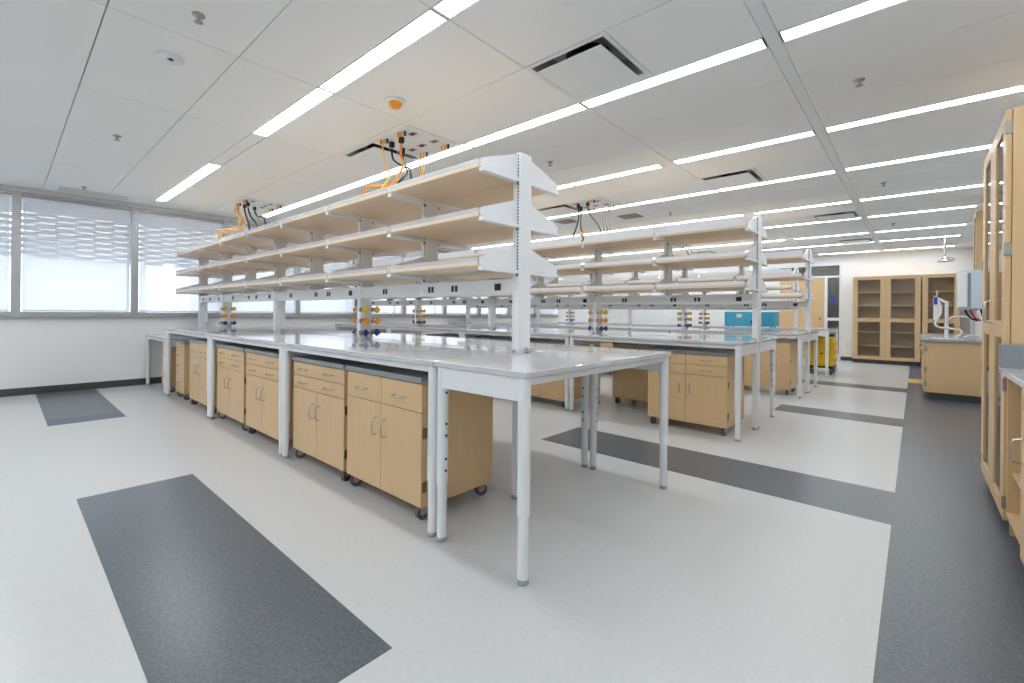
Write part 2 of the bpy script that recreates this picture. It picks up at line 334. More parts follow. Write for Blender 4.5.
for n, (x, y) in enumerate([(-3.55, 6.92), (-4.62, 6.62)]):
    o = thing('return_grille', 'flat dark grey return air grille set in the ceiling', 'air grille', (x, y, ZC), 0, 'return air grilles')
    part('grille_frame', 'grille', o, B(-0.17, 0.17, -0.15, 0.15, -0.004, -0.001), key='gf')
    for k in range(10): part('louver', 'steel', o, B(-0.16, 0.16, -0.135 + k * 0.029, -0.123 + k * 0.029, -0.010, -0.004), key=('lv', k))
o = tag(part('air_slot', 'ceiling_back', None, B(-0.16, 0.16, -0.36, 0.36, -0.006, 0.0, c=0.002), loc=(-8.66, 0.86, ZC)), 'grey linear air slot in the ceiling edge above the windows', 'air grille')

# ceiling service panels with sockets and hanging cables
def cable(pts, m, r, lab, grp=None):
    return tag(part('cable', m, None, lambda b: b.tube(pts, r, 6, 8)), lab, 'cable', grp)
def service(x0, y0, w, d, where):
    t = thing('service_panel', 'white ceiling service panel with sockets and connectors ' + where, 'service panel', (x0 + w / 2, y0 + d / 2, ZC))
    part('panel_plate', 'white_metal', t, B(-w / 2, w / 2, -d / 2, d / 2, -0.006, 0.012, c=0.002), key=(w, d))
    for (x, y) in ((0.157, -0.153), (-0.01, 0.08), (-0.18, 0.09), (0.164, 0.09)):
        s = part('socket', 'steel', t, B(-0.045, 0.045, -0.028, 0.028, -0.010, -0.006, c=0.001), key='sk', loc=(x, y, 0))
        part('socket_face', 'red' if x > 0.16 else 'black', s, B(-0.02, 0.02, -0.015, 0.015, -0.013, -0.010), key='sf' + str(x > 0.16))
    for (x, y) in ((-0.16, -0.16), (0.01, -0.17), (-0.22, 0.0)):
        part('connector', 'black', t, B(-0.02, 0.02, -0.02, 0.02, -0.06, -0.006, c=0.003), key='cn', loc=(x, y, 0))
    for gx, gy in ((-0.20, -0.25), (0.08, -0.25), (-0.20, 0.21), (0.13, 0.21)):
        for q, m in enumerate(('orange', 'yellow', 'navy')):
            part('hose_fitting', m, t, lambda b: b.cyl((0, 0, -0.006), (0, 0, -0.045), 0.012, n=8), key=m, loc=(gx + q * 0.036, gy + q * 0.01, 0))
    return t
YF_ = [1.485, 4.545, 7.585, 10.56]; DEP = [1.545, 1.44, 1.44, 1.44]; YC = [2.225, 5.21, 8.22, 11.2]
ZS = 2.072
def hang(x0, y0, where, lst):
    service(x0, y0, 0.56, 0.56, where); cx, cy = x0 + 0.28, y0 + 0.28
    for (sx, sy, sz), pts, m, r, txt in lst:
        cable([(cx + sx, cy + sy, ZC + sz)] + pts, m, r, txt + ' ' + where, 'service cables ' + where)
CN = [(-0.16, -0.16, -0.072), (0.01, -0.17, -0.075), (-0.22, 0.0, -0.072), (-0.18, -0.24, -0.055), (-0.20, 0.21, -0.055), (-0.164, 0.22, -0.055), (-0.128, 0.23, -0.055), (0.13, 0.21, -0.055), (0.166, 0.22, -0.055), (0.202, 0.23, -0.055)]
hang(SERV[0][0], SERV[0][1], 'by the orange-capped detector', [
    (CN[0], [(-3.72, 2.47, 2.62), (-3.40, 2.40, 2.44), (-3.13, 2.14, 2.24), (-3.25, 2.08, 2.13), (-3.36, 2.04, ZS + 0.01)], 'black', 0.009, 'black power cable looping along the top shelf'),
    (CN[1], [(-3.55, 2.43, 2.62), (-3.32, 2.30, 2.45), (-3.07, 2.04, 2.19), (-3.14, 1.95, 2.155), (-3.25, 1.92, 2.165), (-3.31, 1.91, 2.10), (-3.31, 1.91, ZS + 0.014)], 'orange', 0.011, 'thick orange cable draped along the top shelf'),
    (CN[2], [(-3.72, 2.60, 2.60), (-3.30, 2.35, 2.42), (-3.00, 2.16, 2.22), (-2.97, 2.14, ZS + 0.01)], 'black', 0.010, 'black power cable dropping straight to the shelf'),
    (CN[3], [(-3.72, 2.35, 2.65), (-3.30, 2.14, 2.37), (-3.02, 1.96, 2.20), (-3.02, 1.88, ZS + 0.01)], 'yellow', 0.007, 'thin yellow hose dropping to the shelf'),
    (CN[4], [(-3.75, 2.78, 2.5), (-3.62, 2.53, ZS + 0.007)], 'orange', 0.007, 'thin orange hose hanging straight down'),
    (CN[5], [(-3.71, 2.78, 2.5), (-3.585, 2.53, ZS + 0.007)], 'yellow', 0.007, 'second thin yellow hose hanging straight down'),
    (CN[6], [(-3.67, 2.78, 2.5), (-3.55, 2.53, ZS + 0.007)], 'steel', 0.006, 'thin grey hose hanging straight down')])
def second(o, where, k):
    hang(SERV[k][0], SERV[k][1], where, [
    (CN[0], [(-3.62, 5.48 + o, 2.5), (-3.46, 5.04 + o, ZS + 0.012)], 'black', 0.011, 'black power cable hanging nearly straight'),
    (CN[2], [(-3.75, 5.75 + o, 2.62), (-3.38, 5.18 + o, 2.34), (-3.28, 5.08 + o, 2.18), (-3.24, 5.0 + o, ZS + 0.012)], 'black', 0.011, 'black power cable curving onto the shelf'),
    (CN[1], [(-3.48, 5.55 + o, 2.6), (-3.06, 5.12 + o, 2.30), (-2.98, 5.06 + o, ZS + 0.012)], 'rubber', 0.009, 'dark grey cable bowing down to the shelf'),
    ((-3.20 - SERV[k][0] - 0.28, 4.97 + o - SERV[k][1] - 0.28, 2.24 - ZC), [(-3.23, 4.93 + o, 2.16), (-3.19, 4.90 + o, ZS + 0.016)], 'orange', 0.016, 'short orange cable end resting on the shelf'),
    (CN[7], [(-3.35, 5.7 + o, 2.5), (-2.95, 5.15 + o, ZS + 0.008)], 'steel', 0.006, 'thin grey hose, first of three'),
    (CN[8], [(-3.31, 5.7 + o, 2.5), (-2.90, 5.17 + o, ZS + 0.008)], 'steel', 0.006, 'thin grey hose, middle of three'),
    (CN[9], [(-3.27, 5.7 + o, 2.5), (-2.85, 5.19 + o, ZS + 0.008)], 'steel', 0.006, 'thin grey hose, last of three')])
second(0.0, 'above the second bench', 1)
hang(SERV[2][0], SERV[2][1], 'at the windows', [
    (CN[3], [(-7.55, 2.34, 2.62), (-6.60, 2.12, 2.36), (-6.33, 2.0, 2.20), (-6.55, 1.95, 2.185), (-6.85, 1.93, 2.20), (-6.78, 1.92, 2.12), (-6.74, 1.92, ZS + 0.018)], 'orange', 0.013, 'thick orange cable looping over the top shelf'),
    ((-0.23, -0.25, -0.075), [(-7.60, 2.30, 2.62), (-6.68, 2.09, 2.38), (-6.42, 1.96, 2.22), (-6.62, 1.90, 2.21), (-6.92, 1.88, 2.22), (-6.88, 1.88, 2.12), (-6.84, 1.88, ZS + 0.012)], 'yellow', 0.008, 'thin yellow cable looping over the top shelf'),
    (CN[0], [(-7.5, 2.42, 2.6), (-6.6, 2.17, 2.3), (-6.34, 2.10, ZS + 0.012)], 'black', 0.012, 'black power cable with the widest slant'),
    (CN[1], [(-7.4, 2.45, 2.58), (-6.36, 2.18, 2.28), (-6.24, 2.14, ZS + 0.012)], 'black', 0.012, 'black power cable, middle of three,'),
    (CN[2], [(-7.6, 2.62, 2.62), (-6.45, 2.30, 2.40), (-6.15, 2.22, ZS + 0.012)], 'black', 0.012, 'black power cable bowing down to the shelf')])
second(3.01, 'above the third bench', 3)

# ---------------------------------------------------------------- lab tables
ZT = 0.925
def lab_table(cx, cy, L, D, zt, rz, lab, grp, gap=None):
    """gap: y (from the table centre) of the slot that the rack posts pass through, or None for one unbroken top"""
    t = thing('lab_table', lab, 'lab table', (cx, cy, 0), rz, grp); h = L / 2; d = D / 2; za = zt - 0.028
    segs = [(-d, d)] if gap is None else [(-d, gap - 0.075), (gap + 0.075, d)]
    for a, b in segs:
        part('tabletop', 'worktop', t, B(-h + 0.002, h - 0.002, a, b, za, zt, c=0.003), key=(L, a, b, zt))
    for sx in (-1, 1):
        for a, b in segs:
            part('end_apron', 'white_metal', t, B(sx * (h - 0.012) - sx * 0.03, sx * (h - 0.012), max(a, -d + 0.05), min(b, d - 0.05), za - 0.105, za, c=0.002), key=(sx, L, a, b, zt))
        for sy in (-1, 1):
            x, y = sx * (h - 0.035), sy * (d - 0.035)
            lg = part('leg', 'white_metal', t, lambda m: (m.cyl((0, 0, za), (0, 0, 0.295), 0.0285, n=16), m.cyl((0, 0, 0.297), (0, 0, 0.022), 0.0245, n=16)), key=zt, loc=(x, y, 0))
            part('foot', 'alu', lg, lambda m: m.lathe([(0.012, 0.03), (0.012, 0.017), (0.024, 0.015), (0.025, 0.010), (0.025, 0.0), (0.0, 0.0)], 14), key='foot')
            part('adjustment_holes', 'black', lg, lambda m: [m.box(-0.0295, -0.026, -0.006, 0.006, z, z + 0.012) for z in (0.36, 0.42, 0.54, 0.60, 0.76)], key='holes', rot=(0, 0, PI / 2 if sy > 0 else -PI / 2))['kind'] = 'stuff'
    for sy in (-1, 1):
        part('long_rail', 'white_metal', t, B(-h + 0.06, h - 0.06, sy * (d - 0.05), sy * (d - 0.02), za - 0.035, za, c=0.002), key=(sy, L, D, zt))
    return t
MOD = 1.93
BENCH = ['first bench, beside the long dark floor panel', 'second bench', 'third bench', 'fourth bench, by the yellow cart']
ORD = ['first', 'second', 'third', 'fourth', 'fifth']
SIDE = ['side nearer the door', 'side away from the door']
for b in range(4):
    yf = YF_[b]; ends = b in (0, 3); bn = BENCH[b].split(',')[0]
    cy = yf + DEP[b] / 2; gp = YC[b] - cy
    xr = -1.865 if ends else -1.20
    for k in range(3 if ends else 4):
        lab_table(xr - MOD * (k + 0.5), cy, MOD, DEP[b], ZT, 0, f'grey-topped white lab table below the shelf rack, {ORD[k]} from the aisle, {bn}', 'lab tables of the benches', gp)
    if ends:
        lab_table(-1.548, cy, DEP[b], 0.62, ZT, PI / 2, 'white lab table set crosswise at the aisle end of the ' + bn, 'crosswise end tables')
        lab_table(-8.335, cy, 1.22, DEP[b], 0.785, 0, 'short low grey-topped lab table at the window end of the ' + bn, 'low tables by the windows', gp)

# ---------------------------------------------------------------- shelf racks on the benches
PW, PD = 0.058, 0.12
def bracket_profile():
    return [(0.0, 0.0), (0.315, 0.0), (0.32, 0.042), (0.295, 0.055), (0.0, 0.150)]
TIERS = [1.455, 1.745, 2.035]
def rack(b):
    yc = YC[b]; ends = b in (0, 3)
    xr = -1.865 if ends else -1.20
    n = 3 if ends else 4
    posts = [xr - PW / 2 - 0.004] + [xr - MOD * k for k in range(1, n)] + ([xr - MOD * n, -8.85] if ends else [xr - MOD * n + 0.05])
    t = thing('shelf_rack', 'white rack of three maple shelf tiers, ' + BENCH[b], 'shelf rack', (xr, yc, 0))
    X = lambda x: x - xr
    ups = []
    for i, p in enumerate(posts):
        z0 = 0.0
        ups.append((p, True))
        if i + 1 < len(posts) and posts[i] - posts[i + 1] > 1.5: ups.append(((posts[i] + posts[i + 1]) / 2, False))
    for x, full in ups:
        z0 = 0.895 if full else 1.40
        u = part('upright', 'white_metal', t, B(-PW / 2, PW / 2, -PD / 2, PD / 2, z0, 2.195, c=0.004), key=full, loc=(X(x), 0, 0))
        def slots(m):
            for sy in (-1, 1):
                for q in range(38):
                    z = 1.41 + q * 0.0205
                    m.box(0.010, 0.021, sy * (PD / 2 - 0.002), sy * (PD / 2 + 0.0008), z, z + 0.011)
                    m.box(PW / 2 - 0.002, PW / 2 + 0.0008, sy * (PD / 2 - 0.012) - 0.003, sy * (PD / 2 - 0.012) + 0.003, z, z + 0.011) if False else None
        part('slot_row', 'black', u, slots, key='slots')['kind'] = 'stuff'
        if full:
            part('base_clamp', 'chrome', u, B(-0.012, 0.012, -PD / 2 - 0.014, -PD / 2, 0.93, 0.945, c=0.003), key='clamp')
            part('power_box', 'chrome', u, B(PW / 2, PW / 2 + 0.03, 0.0, 0.05, 0.93, 0.96, c=0.003), key='pbox')
            for yy in (-0.04, 0.04):
                part('support_leg', 'white_metal', u, lambda m: m.box(-0.022, 0.022, yy - 0.018, yy + 0.018, 0.012, 0.895, c=0.004), key=('sl', yy))
                part('leg_foot', 'steel', u, lambda m: m.lathe([(0.012, 0.03), (0.028, 0.012), (0.028, 0.0), (0.0, 0.0)], 12, (0, yy)), key=('lf', yy))
        for z in TIERS:
            for sy in (-1, 1):
                br = part('bracket', 'white_metal', t, lambda m: (m.prism([(sy * (PD / 2 + y), zz) for y, zz in bracket_profile()], -0.004, 0.004), m.box(-0.022, 0.022, sy * (PD / 2), sy * (PD / 2 + 0.31), -0.028, -0.004, c=0.002)), key=sy, loc=(X(x), 0, z))
                part('bracket_hook', 'bronze', br, B(0.012, 0.024, sy * (PD / 2 + 0.001), sy * (PD / 2 + 0.012), -0.045, -0.028), key=('hk', sy))
    xs = [u[0] for u in ups]
    for i in range(len(xs) - 1):
        L = xs[i] - xs[i + 1] - PW + 0.012; cx = X((xs[i] + xs[i + 1]) / 2)
        for z in TIERS:
            for sy in (-1, 1):
                bd = part('shelf_board', 'wood_h', t, B(-L / 2, L / 2, sy * 0.002, sy * 0.372, 0, 0.024, c=0.002), key=(round(L, 3), sy), loc=(cx, 0, z + 0.001))
                lh = 0.050 if b == 0 else (0.115 if z > 2 else 0.06)
                part('shelf_lip', 'acrylic' if b == 0 else 'plastic_white', bd, B(-L / 2, L / 2, sy * 0.368, sy * 0.372, 0.024, lh), key=(round(L, 3), sy, lh))  # clear guards: bright sheen on the later benches painted in as solid white
                part('lip_rail', 'plastic_white', bd, B(-L / 2, L / 2, sy * 0.345, sy * 0.368, 0.024, 0.034), key=(round(L, 3), sy))
    for i in range(len(posts) - 1):
        L = posts[i] - posts[i + 1] - PW; cx = X((posts[i] + posts[i + 1]) / 2)
        rw = part('raceway', 'white_metal', t, B(-L / 2, L / 2, -0.055, 0.055, 1.295, 1.40, c=0.004), key=round(L, 3), loc=(cx, 0, 0))
        part('center_strip', 'worktop', t, B(-L / 2, L / 2, -0.073, 0.073, ZT - 0.03, ZT - 0.002, c=0.002) if posts[i + 1] > -8 or not ends else B(-L / 2, L / 2, -0.073, 0.073, 0.755, 0.783, c=0.002), key=(round(L, 3), posts[i + 1] > -8 or not ends), loc=(cx, 0, 0))
        spots = [(L / 2 - 0.13, 's'), (L / 2 - 0.56, 'd'), (L / 2 - 0.83, 'd'), (L / 2 - 1.45, 'd')] if L > 1.5 else [(L / 2 - 0.15, 's'), (0, 'd'), (-L / 2 + 0.2, 'd')]
        for ox, kd in spots:
            for sy in (-1, 1):
                f = (lambda m: m.box(-0.028, 0.028, sy * 0.053, sy * 0.058, 1.325, 1.37, c=0.001)) if kd == 's' else (lambda m: (m.box(-0.033, -0.006, sy * 0.053, sy * 0.058, 1.325, 1.37, c=0.002), m.box(0.006, 0.033, sy * 0.053, sy * 0.058, 1.325, 1.37, c=0.002)))
                part('outlet', 'black', rw, f, key=(kd, sy), loc=(ox, 0, 0))
    # service valves with coloured knobs on every second upright
    for p in [posts[i] for i in range(1, len(posts) - (1 if ends else 0)) if i % 2 == 1]:
        for q, (m_, z) in enumerate((('yellow', 1.195), ('orange', 1.09), ('navy', 0.985))):
            for sx in (-1, 1):
                for yy in (-0.04, 0.075):
                    v = part('valve', 'chrome', t, lambda m: (m.cyl((0, 0, 0), (sx * 0.05, 0, 0), 0.009, n=8), m.box(-0.012 if sx > 0 else 0.012, sx * 0.004, -0.03, 0.02, -0.02, 0.02), m.cyl((sx * 0.02, 0, -0.015), (sx * 0.02, 0, 0.015), 0.012, n=8), m.cyl((sx * 0.02, 0, 0), (sx * 0.03, -0.035, -0.02), 0.006, n=6)), key=sx, loc=(X(p) + sx * PW / 2, yy, z))
                    def knob(m):
                        pts = [(0.026 * (1 + 0.22 * math.cos(4 * a)) * math.cos(a), 0.026 * (1 + 0.22 * math.cos(4 * a)) * math.sin(a)) for a in [2 * PI * j / 24 for j in range(24)]]
                        m.prism(pts, sx * 0.045, sx * 0.07)
                    part('knob', m_, v, knob, key=(m_, sx), label=f'{m_} valve knob')
        for z in (0.985,):
            part('valve_label', 'cream', t, B(PW / 2, PW / 2 + 0.001, -0.04, 0.04, 1.10, 1.12), key='vl', loc=(X(p), 0, 0))
for b in range(4): rack(b)

# ---------------------------------------------------------------- mobile cabinets
def pull(m, L=0.10, vert=False):
    q = [(-L / 2, 0, 0), (-L / 2 + 0.004, -0.026, 0), (-L / 2 + 0.012, -0.032, 0), (L / 2 - 0.012, -0.032, 0), (L / 2 - 0.004, -0.026, 0), (L / 2, 0, 0)]
    m.tube([(p[2], p[1], p[0]) for p in q] if vert else q, 0.0045, 6)
def front(t, name, x0, x1, z0, z1, pulls, vert=False, m='wood'):
    w, h = x1 - x0 - 0.004, z1 - z0 - 0.004
    d = part(name, m, t, B(-w / 2, w / 2, 0, 0.02, -h / 2, h / 2, c=0.0015), key=(round(w, 3), round(h, 3)), loc=((x0 + x1) / 2, 0, (z0 + z1) / 2))
    for px, pz in pulls: part('pull', 'chrome', d, lambda mm: pull(mm, 0.105, vert), key=vert, loc=(px, 0, pz))
    return d
def mobile_cabinet(cx, cy, w, style, lab, rz=0, depth=0.57, grp='mobile maple cabinets under the benches'):
    t = thing('mobile_cabinet', lab, 'cabinet', (cx, cy, 0), rz, grp); h = w / 2
    z0, z1 = 0.084, 0.782
    part('body', 'wood', t, B(-h, h, 0.0215, depth, z0, z1, c=0.002), key=(w, depth))
    part('cabinet_top', 'slab', t, B(-h - 0.006, h + 0.006, -0.012, depth + 0.01, z1, z1 + 0.032, c=0.003), key=(w, depth))
    if style == 'two':
        zd = 0.615
        for s in (-1, 1):
            front(t, 'drawer', min(0, s * h), max(0, s * h), zd, z1 - 0.004, [(0, -0.01)])
            front(t, 'door', min(0, s * h), max(0, s * h), z0, zd, [(-s * (h / 2 - 0.05), 0.12)], True)
    elif style in ('wide', 'four'):
        zd = 0.575; zm = 0.675
        for a, bz in ((zd, zm), (zm, z1 - 0.004)):
            if style == 'wide': front(t, 'drawer', -h, h, a, bz, [(-h * 0.5, 0), (h * 0.5, 0)])
            else:
                for s in (-1, 1): front(t, 'drawer', min(0, s * h), max(0, s * h), a, bz, [(0, 0)])
        for s in (-1, 1): front(t, 'door', min(0, s * h), max(0, s * h), z0, zd, [(-s * (h / 2 - 0.05), 0.10)], True)
    else:
        for a, bz in ((z0, 0.36), (0.36, 0.56), (0.56, 0.67), (0.67, z1 - 0.004)): front(t, 'drawer', -h, h, a, bz, [(0, 0.01)])
    if style != 'pedestal':
        for s in (-1, 1):
            for z in (0.20, 0.50): part('hinge', 'bronze', t, B(s * (h - 0.0), s * (h + 0.006), 0.004, 0.036, z - 0.03, z + 0.03, c=0.002), key=(s, w, z))
    for sx in (-1, 1):
        for sy in (0, 1):
            y = 0.045 if sy == 0 else depth - 0.06; a = random.uniform(-0.5, 0.5)
            c = part('caster', 'steel', t, lambda m: (m.box(-0.035, 0.035, -0.035, 0.035, 0.080, 0.084), m.box(-0.018, -0.014, -0.022, 0.022, 0.035, 0.082), m.box(0.014, 0.018, -0.022, 0.022, 0.035, 0.082), m.cyl((-0.02, 0, 0.04), (0.02, 0, 0.04), 0.007, n=8)), key='fork', loc=(sx * (h - 0.045), y, 0), rot=(0, 0, a))
            part('wheel_hub', 'alu', c, lambda m: m.cyl((-0.0135, 0, 0.039), (0.0135, 0, 0.039), 0.014, n=12), key='hub')
            part('wheel', 'rubber', c, lambda m: (m.cyl((-0.0125, 0, 0.039), (0.0125, 0, 0.039), 0.039, n=18)), key='wheel')
    return t
DESC = {'two': 'with two side-by-side drawers', 'wide': 'with two wide drawers', 'four': 'with four small drawers'}
def cabs(b, lst, yy, side=0):
    for k, (x0, x1, st) in enumerate(lst):
        mobile_cabinet((x0 + x1) / 2, yy, x1 - x0, st, f'maple mobile cabinet {DESC[st]}, {ORD[k]} from the aisle, {BENCH[b].split(",")[0]}' if side == 0 else f'maple mobile cabinet with its back to the aisle gap under the {BENCH[b].split(",")[0]}', PI if side else 0)
cabs(0, [(-2.862, -2.045, 'two'), (-3.715, -2.905, 'wide'), (-4.77, -3.96, 'wide'), (-5.65, -4.83, 'wide'), (-6.73, -5.91, 'two')], 1.555)
o = mobile_cabinet(-7.27, 1.575, 0.42, 'pedestal', 'narrow maple pedestal with four stacked drawers at the window end of the first bench'); o.scale = (1, 1, 0.93)
o = mobile_cabinet(-8.08, 1.575, 0.42, 'pedestal', 'narrow maple pedestal with stacked drawers under the low window table'); o.scale = (1, 1, 0.88)
cabs(1, [(-2.155, -1.345, 'four'), (-4.04, -3.23, 'two'), (-4.95, -4.14, 'wide'), (-6.0, -5.19, 'two')], 4.64)
cabs(2, [(-2.18, -1.37, 'four'), (-3.06, -2.25, 'two'), (-4.1, -3.29, 'wide'), (-4.97, -4.17, 'two')], 7.68)
cabs(3, [(-3.6, -2.79, 'two'), (-4.7, -3.95, 'wide')], 10.66)
cabs(1, [(-2.98, -2.17, 'wide')], 5.93, 1)

# ---------------------------------------------------------------- tall glass-door cabinets
def glass_cabinet(loc, rz, w, ndoor, depth, zt, lab, z0=0.10, mid=0.475):
    t = thing('glass_cabinet', lab, 'cabinet', loc, rz)
    k = (round(w, 3), depth, zt)
    part('toe_kick', 'base_dark', t, B(0.0, w, 0.05, depth, 0, z0), key=k)
    part('side_panel', 'wood', t, B(0, 0.022, 0.024, depth, z0, zt, c=0.001), key=k)
    part('side_panel', 'wood', t, B(w - 0.022, w, 0.024, depth, z0, zt, c=0.001), key=k + (1,))
    part('back_panel', 'wood_dark', t, B(0.022, w - 0.022, depth - 0.015, depth, z0, zt), key=k)
    for z in (z0, zt - 0.024): part('deck', 'wood', t, B(0.022, w - 0.022, 0.024, depth - 0.015, z, z + 0.024), key=k + (z,))
    if ndoor > 1: part('divider', 'wood', t, B(w / 2 - 0.011, w / 2 + 0.011, 0.03, depth - 0.016, z0 + 0.024, zt - 0.024), key=k)
    H = zt - z0; zm = z0 + H * mid
    for z in (z0 + H * 0.16, z0 + H * 0.325, zm, z0 + H * 0.64, z0 + H * 0.80):
        for s in range(ndoor):
            ww = w / ndoor; part('shelf', 'wood_h', t, B(s * ww + 0.023, (s + 1) * ww - 0.023, 0.035, depth - 0.016, z, z + 0.02), key=k + (z, s))
    dw = w / ndoor
    for d in range(ndoor):
        a, b = d * dw + 0.002, (d + 1) * dw - 0.002; st = 0.10 if z0 > 0.08 else 0.125
        def fr(m):
            m.box(a, a + st, 0, 0.022, z0 + 0.002, zt - 0.002, c=0.002); m.box(b - st, b, 0, 0.022, z0 + 0.002, zt - 0.002, c=0.002)
            for q0, q1 in ((z0 + 0.002, z0 + 0.085), (zm - 0.05, zm + 0.045), (zt - 0.085, zt - 0.002)): m.box(a + st, b - st, 0, 0.022, q0, q1, c=0.002)
        dr = part('door', 'wood', t, fr, key=k + (d,))
        for q0, q1 in ((z0 + 0.085, zm - 0.05), (zm + 0.045, zt - 0.085)): part('pane', 'glass', dr, B(a + st, b - st, 0.009, 0.013, q0, q1), key=k + (d, q0))
        hinge_left = (d % 2 == 0) if ndoor > 1 else False
        hx = b - 0.03 if hinge_left else a + 0.03
        part('pull', 'chrome', dr, lambda m: pull(m, 0.14, True), key='tallpull', loc=(hx, 0, zm + 0.1))
        ex = a - 0.002 if hinge_left else b + 0.002
        for z in (z0 + 0.1, z0 + H * 0.33, z0 + H * 0.66, zt - 0.1):
            part('hinge', 'steel', dr, B(ex - 0.012 if not hinge_left else ex - 0.004, ex + 0.004 if not hinge_left else ex + 0.012, -0.006, 0.05, z - 0.035, z + 0.035, c=0.003), key=k + (d, z))
    return t
glass_cabinet((-1.20, 14.44, 0), 0, 1.29, 2, 0.44, 2.18, 'maple cabinet with two glass doors, empty shelves, against the back wall')
glass_cabinet((0.115, 14.44, 0), 0, 0.64, 1, 0.44, 2.18, 'maple glass-door cabinet partly behind the sink counter on the back wall')
glass_cabinet((0.365, 4.78, 0), -PI / 2, 1.13, 2, 0.60, 2.32, 'tall maple glass-door cabinet standing beside the grey counter', 0.07, 0.465)
part('end_cover', 'wood', bpy.data.objects['glass_cabinet.002'], B(1.1305, 1.142, 0.024, 0.60, 0.0, 2.32))

# near counter with open base cabinet on the right wall
t = thing('base_cabinet', 'maple base cabinet with an open shelf bay next to the tall glass cabinet', 'cabinet', (0.375, 3.632, 0), -PI / 2)
part('side_panel', 'wood', t, B(0.0, 0.02, 0.0, 0.60, 0.11, 0.88, c=0.001)); part('divider', 'wood', t, B(0.60, 0.62, 0.0, 0.60, 0.11, 0.88, c=0.001)); part('side_panel', 'wood', t, B(1.98, 2.0, 0.0, 0.60, 0.11, 0.88, c=0.001))
part('bottom', 'wood', t, B(0.02, 1.98, 0.0, 0.60, 0.11, 0.13)); part('back_panel', 'wood', t, B(0.0, 2.0, 0.60, 0.615, 0.11, 0.88)); part('shelf', 'wood', t, B(0.021, 0.599, 0.02, 0.60, 0.33, 0.35)); part('toe_kick', 'base_dark', t, B(0.0, 2.0, 0.06, 0.60, 0, 0.11))
for k in range(2): front(t, 'door', 0.62 + k * 0.69, 0.62 + (k + 1) * 0.69, 0.115, 0.875, [(-0.30 + k * 0.60, 0.1)], True).location.y = -0.021
t = thing('countertop', 'grey countertop with end splash beside the tall glass cabinet', 'countertop', (0.355, 3.632, 0.88), -PI / 2)
part('slab', 'worktop', t, B(0.0, 2.0, -0.015, 0.645, 0.0, 0.03, c=0.003)); part('end_splash', 'slab', t, B(0.0, 0.02, -0.012, 0.625, 0.03, 0.155, c=0.002)); part('back_splash', 'slab', t, B(0.02, 2.0, 0.625, 0.645, 0.03, 0.135, c=0.002))

# ---------------------------------------------------------------- sink counter further along the right wall
t = thing('sink_cabinet', 'maple base cabinet run below the grey sink counter, plain end panel', 'cabinet', (0.09, 11.6, 0), -PI / 2)
LS = 2.75
part('body', 'wood', t, B(0, LS, 0.021, 0.90, 0.10, 0.82, c=0.002)); part('toe_kick', 'base_dark', t, B(0.0, LS - 0.02, 0.09, 0.90, 0, 0.10))
for k in range(4): front(t, 'door', k * LS / 4, (k + 1) * LS / 4, 0.105, 0.816, [((-1) ** k * 0.28, 0.2)], True)
for z in (0.22, 0.42, 0.72): part('hinge', 'steel', t, B(LS, LS + 0.006, 0.004, 0.04, z - 0.035, z + 0.035, c=0.002))
t = thing('sink_counter', 'grey sink countertop on the maple base with plain end panel', 'countertop', (0.075, 11.6, 0.82), -PI / 2)
part('slab', 'slab', t, B(-0.02, LS + 0.025, -0.01, 0.915, 0.0, 0.035, c=0.003)); part('back_splash', 'slab', t, B(0, LS, 0.89, 0.915, 0.035, 0.16, c=0.002))
# wall cabinet and water purifier
t = thing('wall_cabinet', 'narrow maple wall cabinet with a glass door above the sink counter', 'cabinet', (0.62, 9.37, 1.30), -PI / 2)
part('body', 'wood', t, B(0, 0.37, 0.022, 0.375, 0, 1.36, c=0.002))
for k in range(1):
    a, b = 0.002, 0.368
    d = part('door', 'wood', t, lambda m: (m.box(a, a + 0.07, 0, 0.021, 0.002, 1.358), m.box(b - 0.07, b, 0, 0.021, 0.002, 1.358), m.box(a + 0.07, b - 0.07, 0, 0.021, 0.002, 0.07), m.box(a + 0.07, b - 0.07, 0, 0.021, 1.29, 1.358)))
    part('pane', 'glass_grey', d, B(a + 0.07, b - 0.07, 0.008, 0.012, 0.07, 1.29))
t = thing('water_purifier', 'white box water purifier mounted on the end of the wall cabinet', 'water purifier', (0.575, 8.82, 1.285))
part('housing', 'purifier', t, B(-0.145, 0.145, -0.02, 0.178, 0, 0.54, c=0.02)); part('front_panel', 'plastic_white', t, B(-0.14, -0.045, -0.045, -0.02, 0.03, 0.51, c=0.01)); part('grip_channel', 'purifier_dark', t, B(-0.045, -0.012, -0.03, -0.019, 0.04, 0.50, c=0.003)); part('side_panel', 'purifier', t, B(-0.012, 0.14, -0.04, -0.02, 0.01, 0.53, c=0.008))
for k in range(4): part('filter_hose', ('black', 'red', 'plastic_white', 'black')[k], t, lambda m: m.tube([(-0.06 + k * 0.05, 0.05, 0.0), (-0.05 + k * 0.05, 0.03, -0.05), (0.0 + k * 0.04, 0.05, -0.12), (0.06 + k * 0.03, 0.10, -0.15)], 0.012, 8, 4))
t = thing('water_dispenser', 'white dispensing stand with blue screen and looping tube on sink counter', 'water dispenser', (0.315, 9.1, 0.856))
part('base_tray', 'plastic_white', t, B(-0.16, 0.22, -0.09, 0.09, 0, 0.018, c=0.006)); part('column', 'plastic_white', t, B(0.0, 0.045, -0.025, 0.025, 0.018, 0.60, c=0.008))
part('arm', 'plastic_white', t, lambda m: m.tube([(0.02, 0, 0.58), (-0.06, 0, 0.63), (-0.11, 0, 0.66)], 0.018, 8))
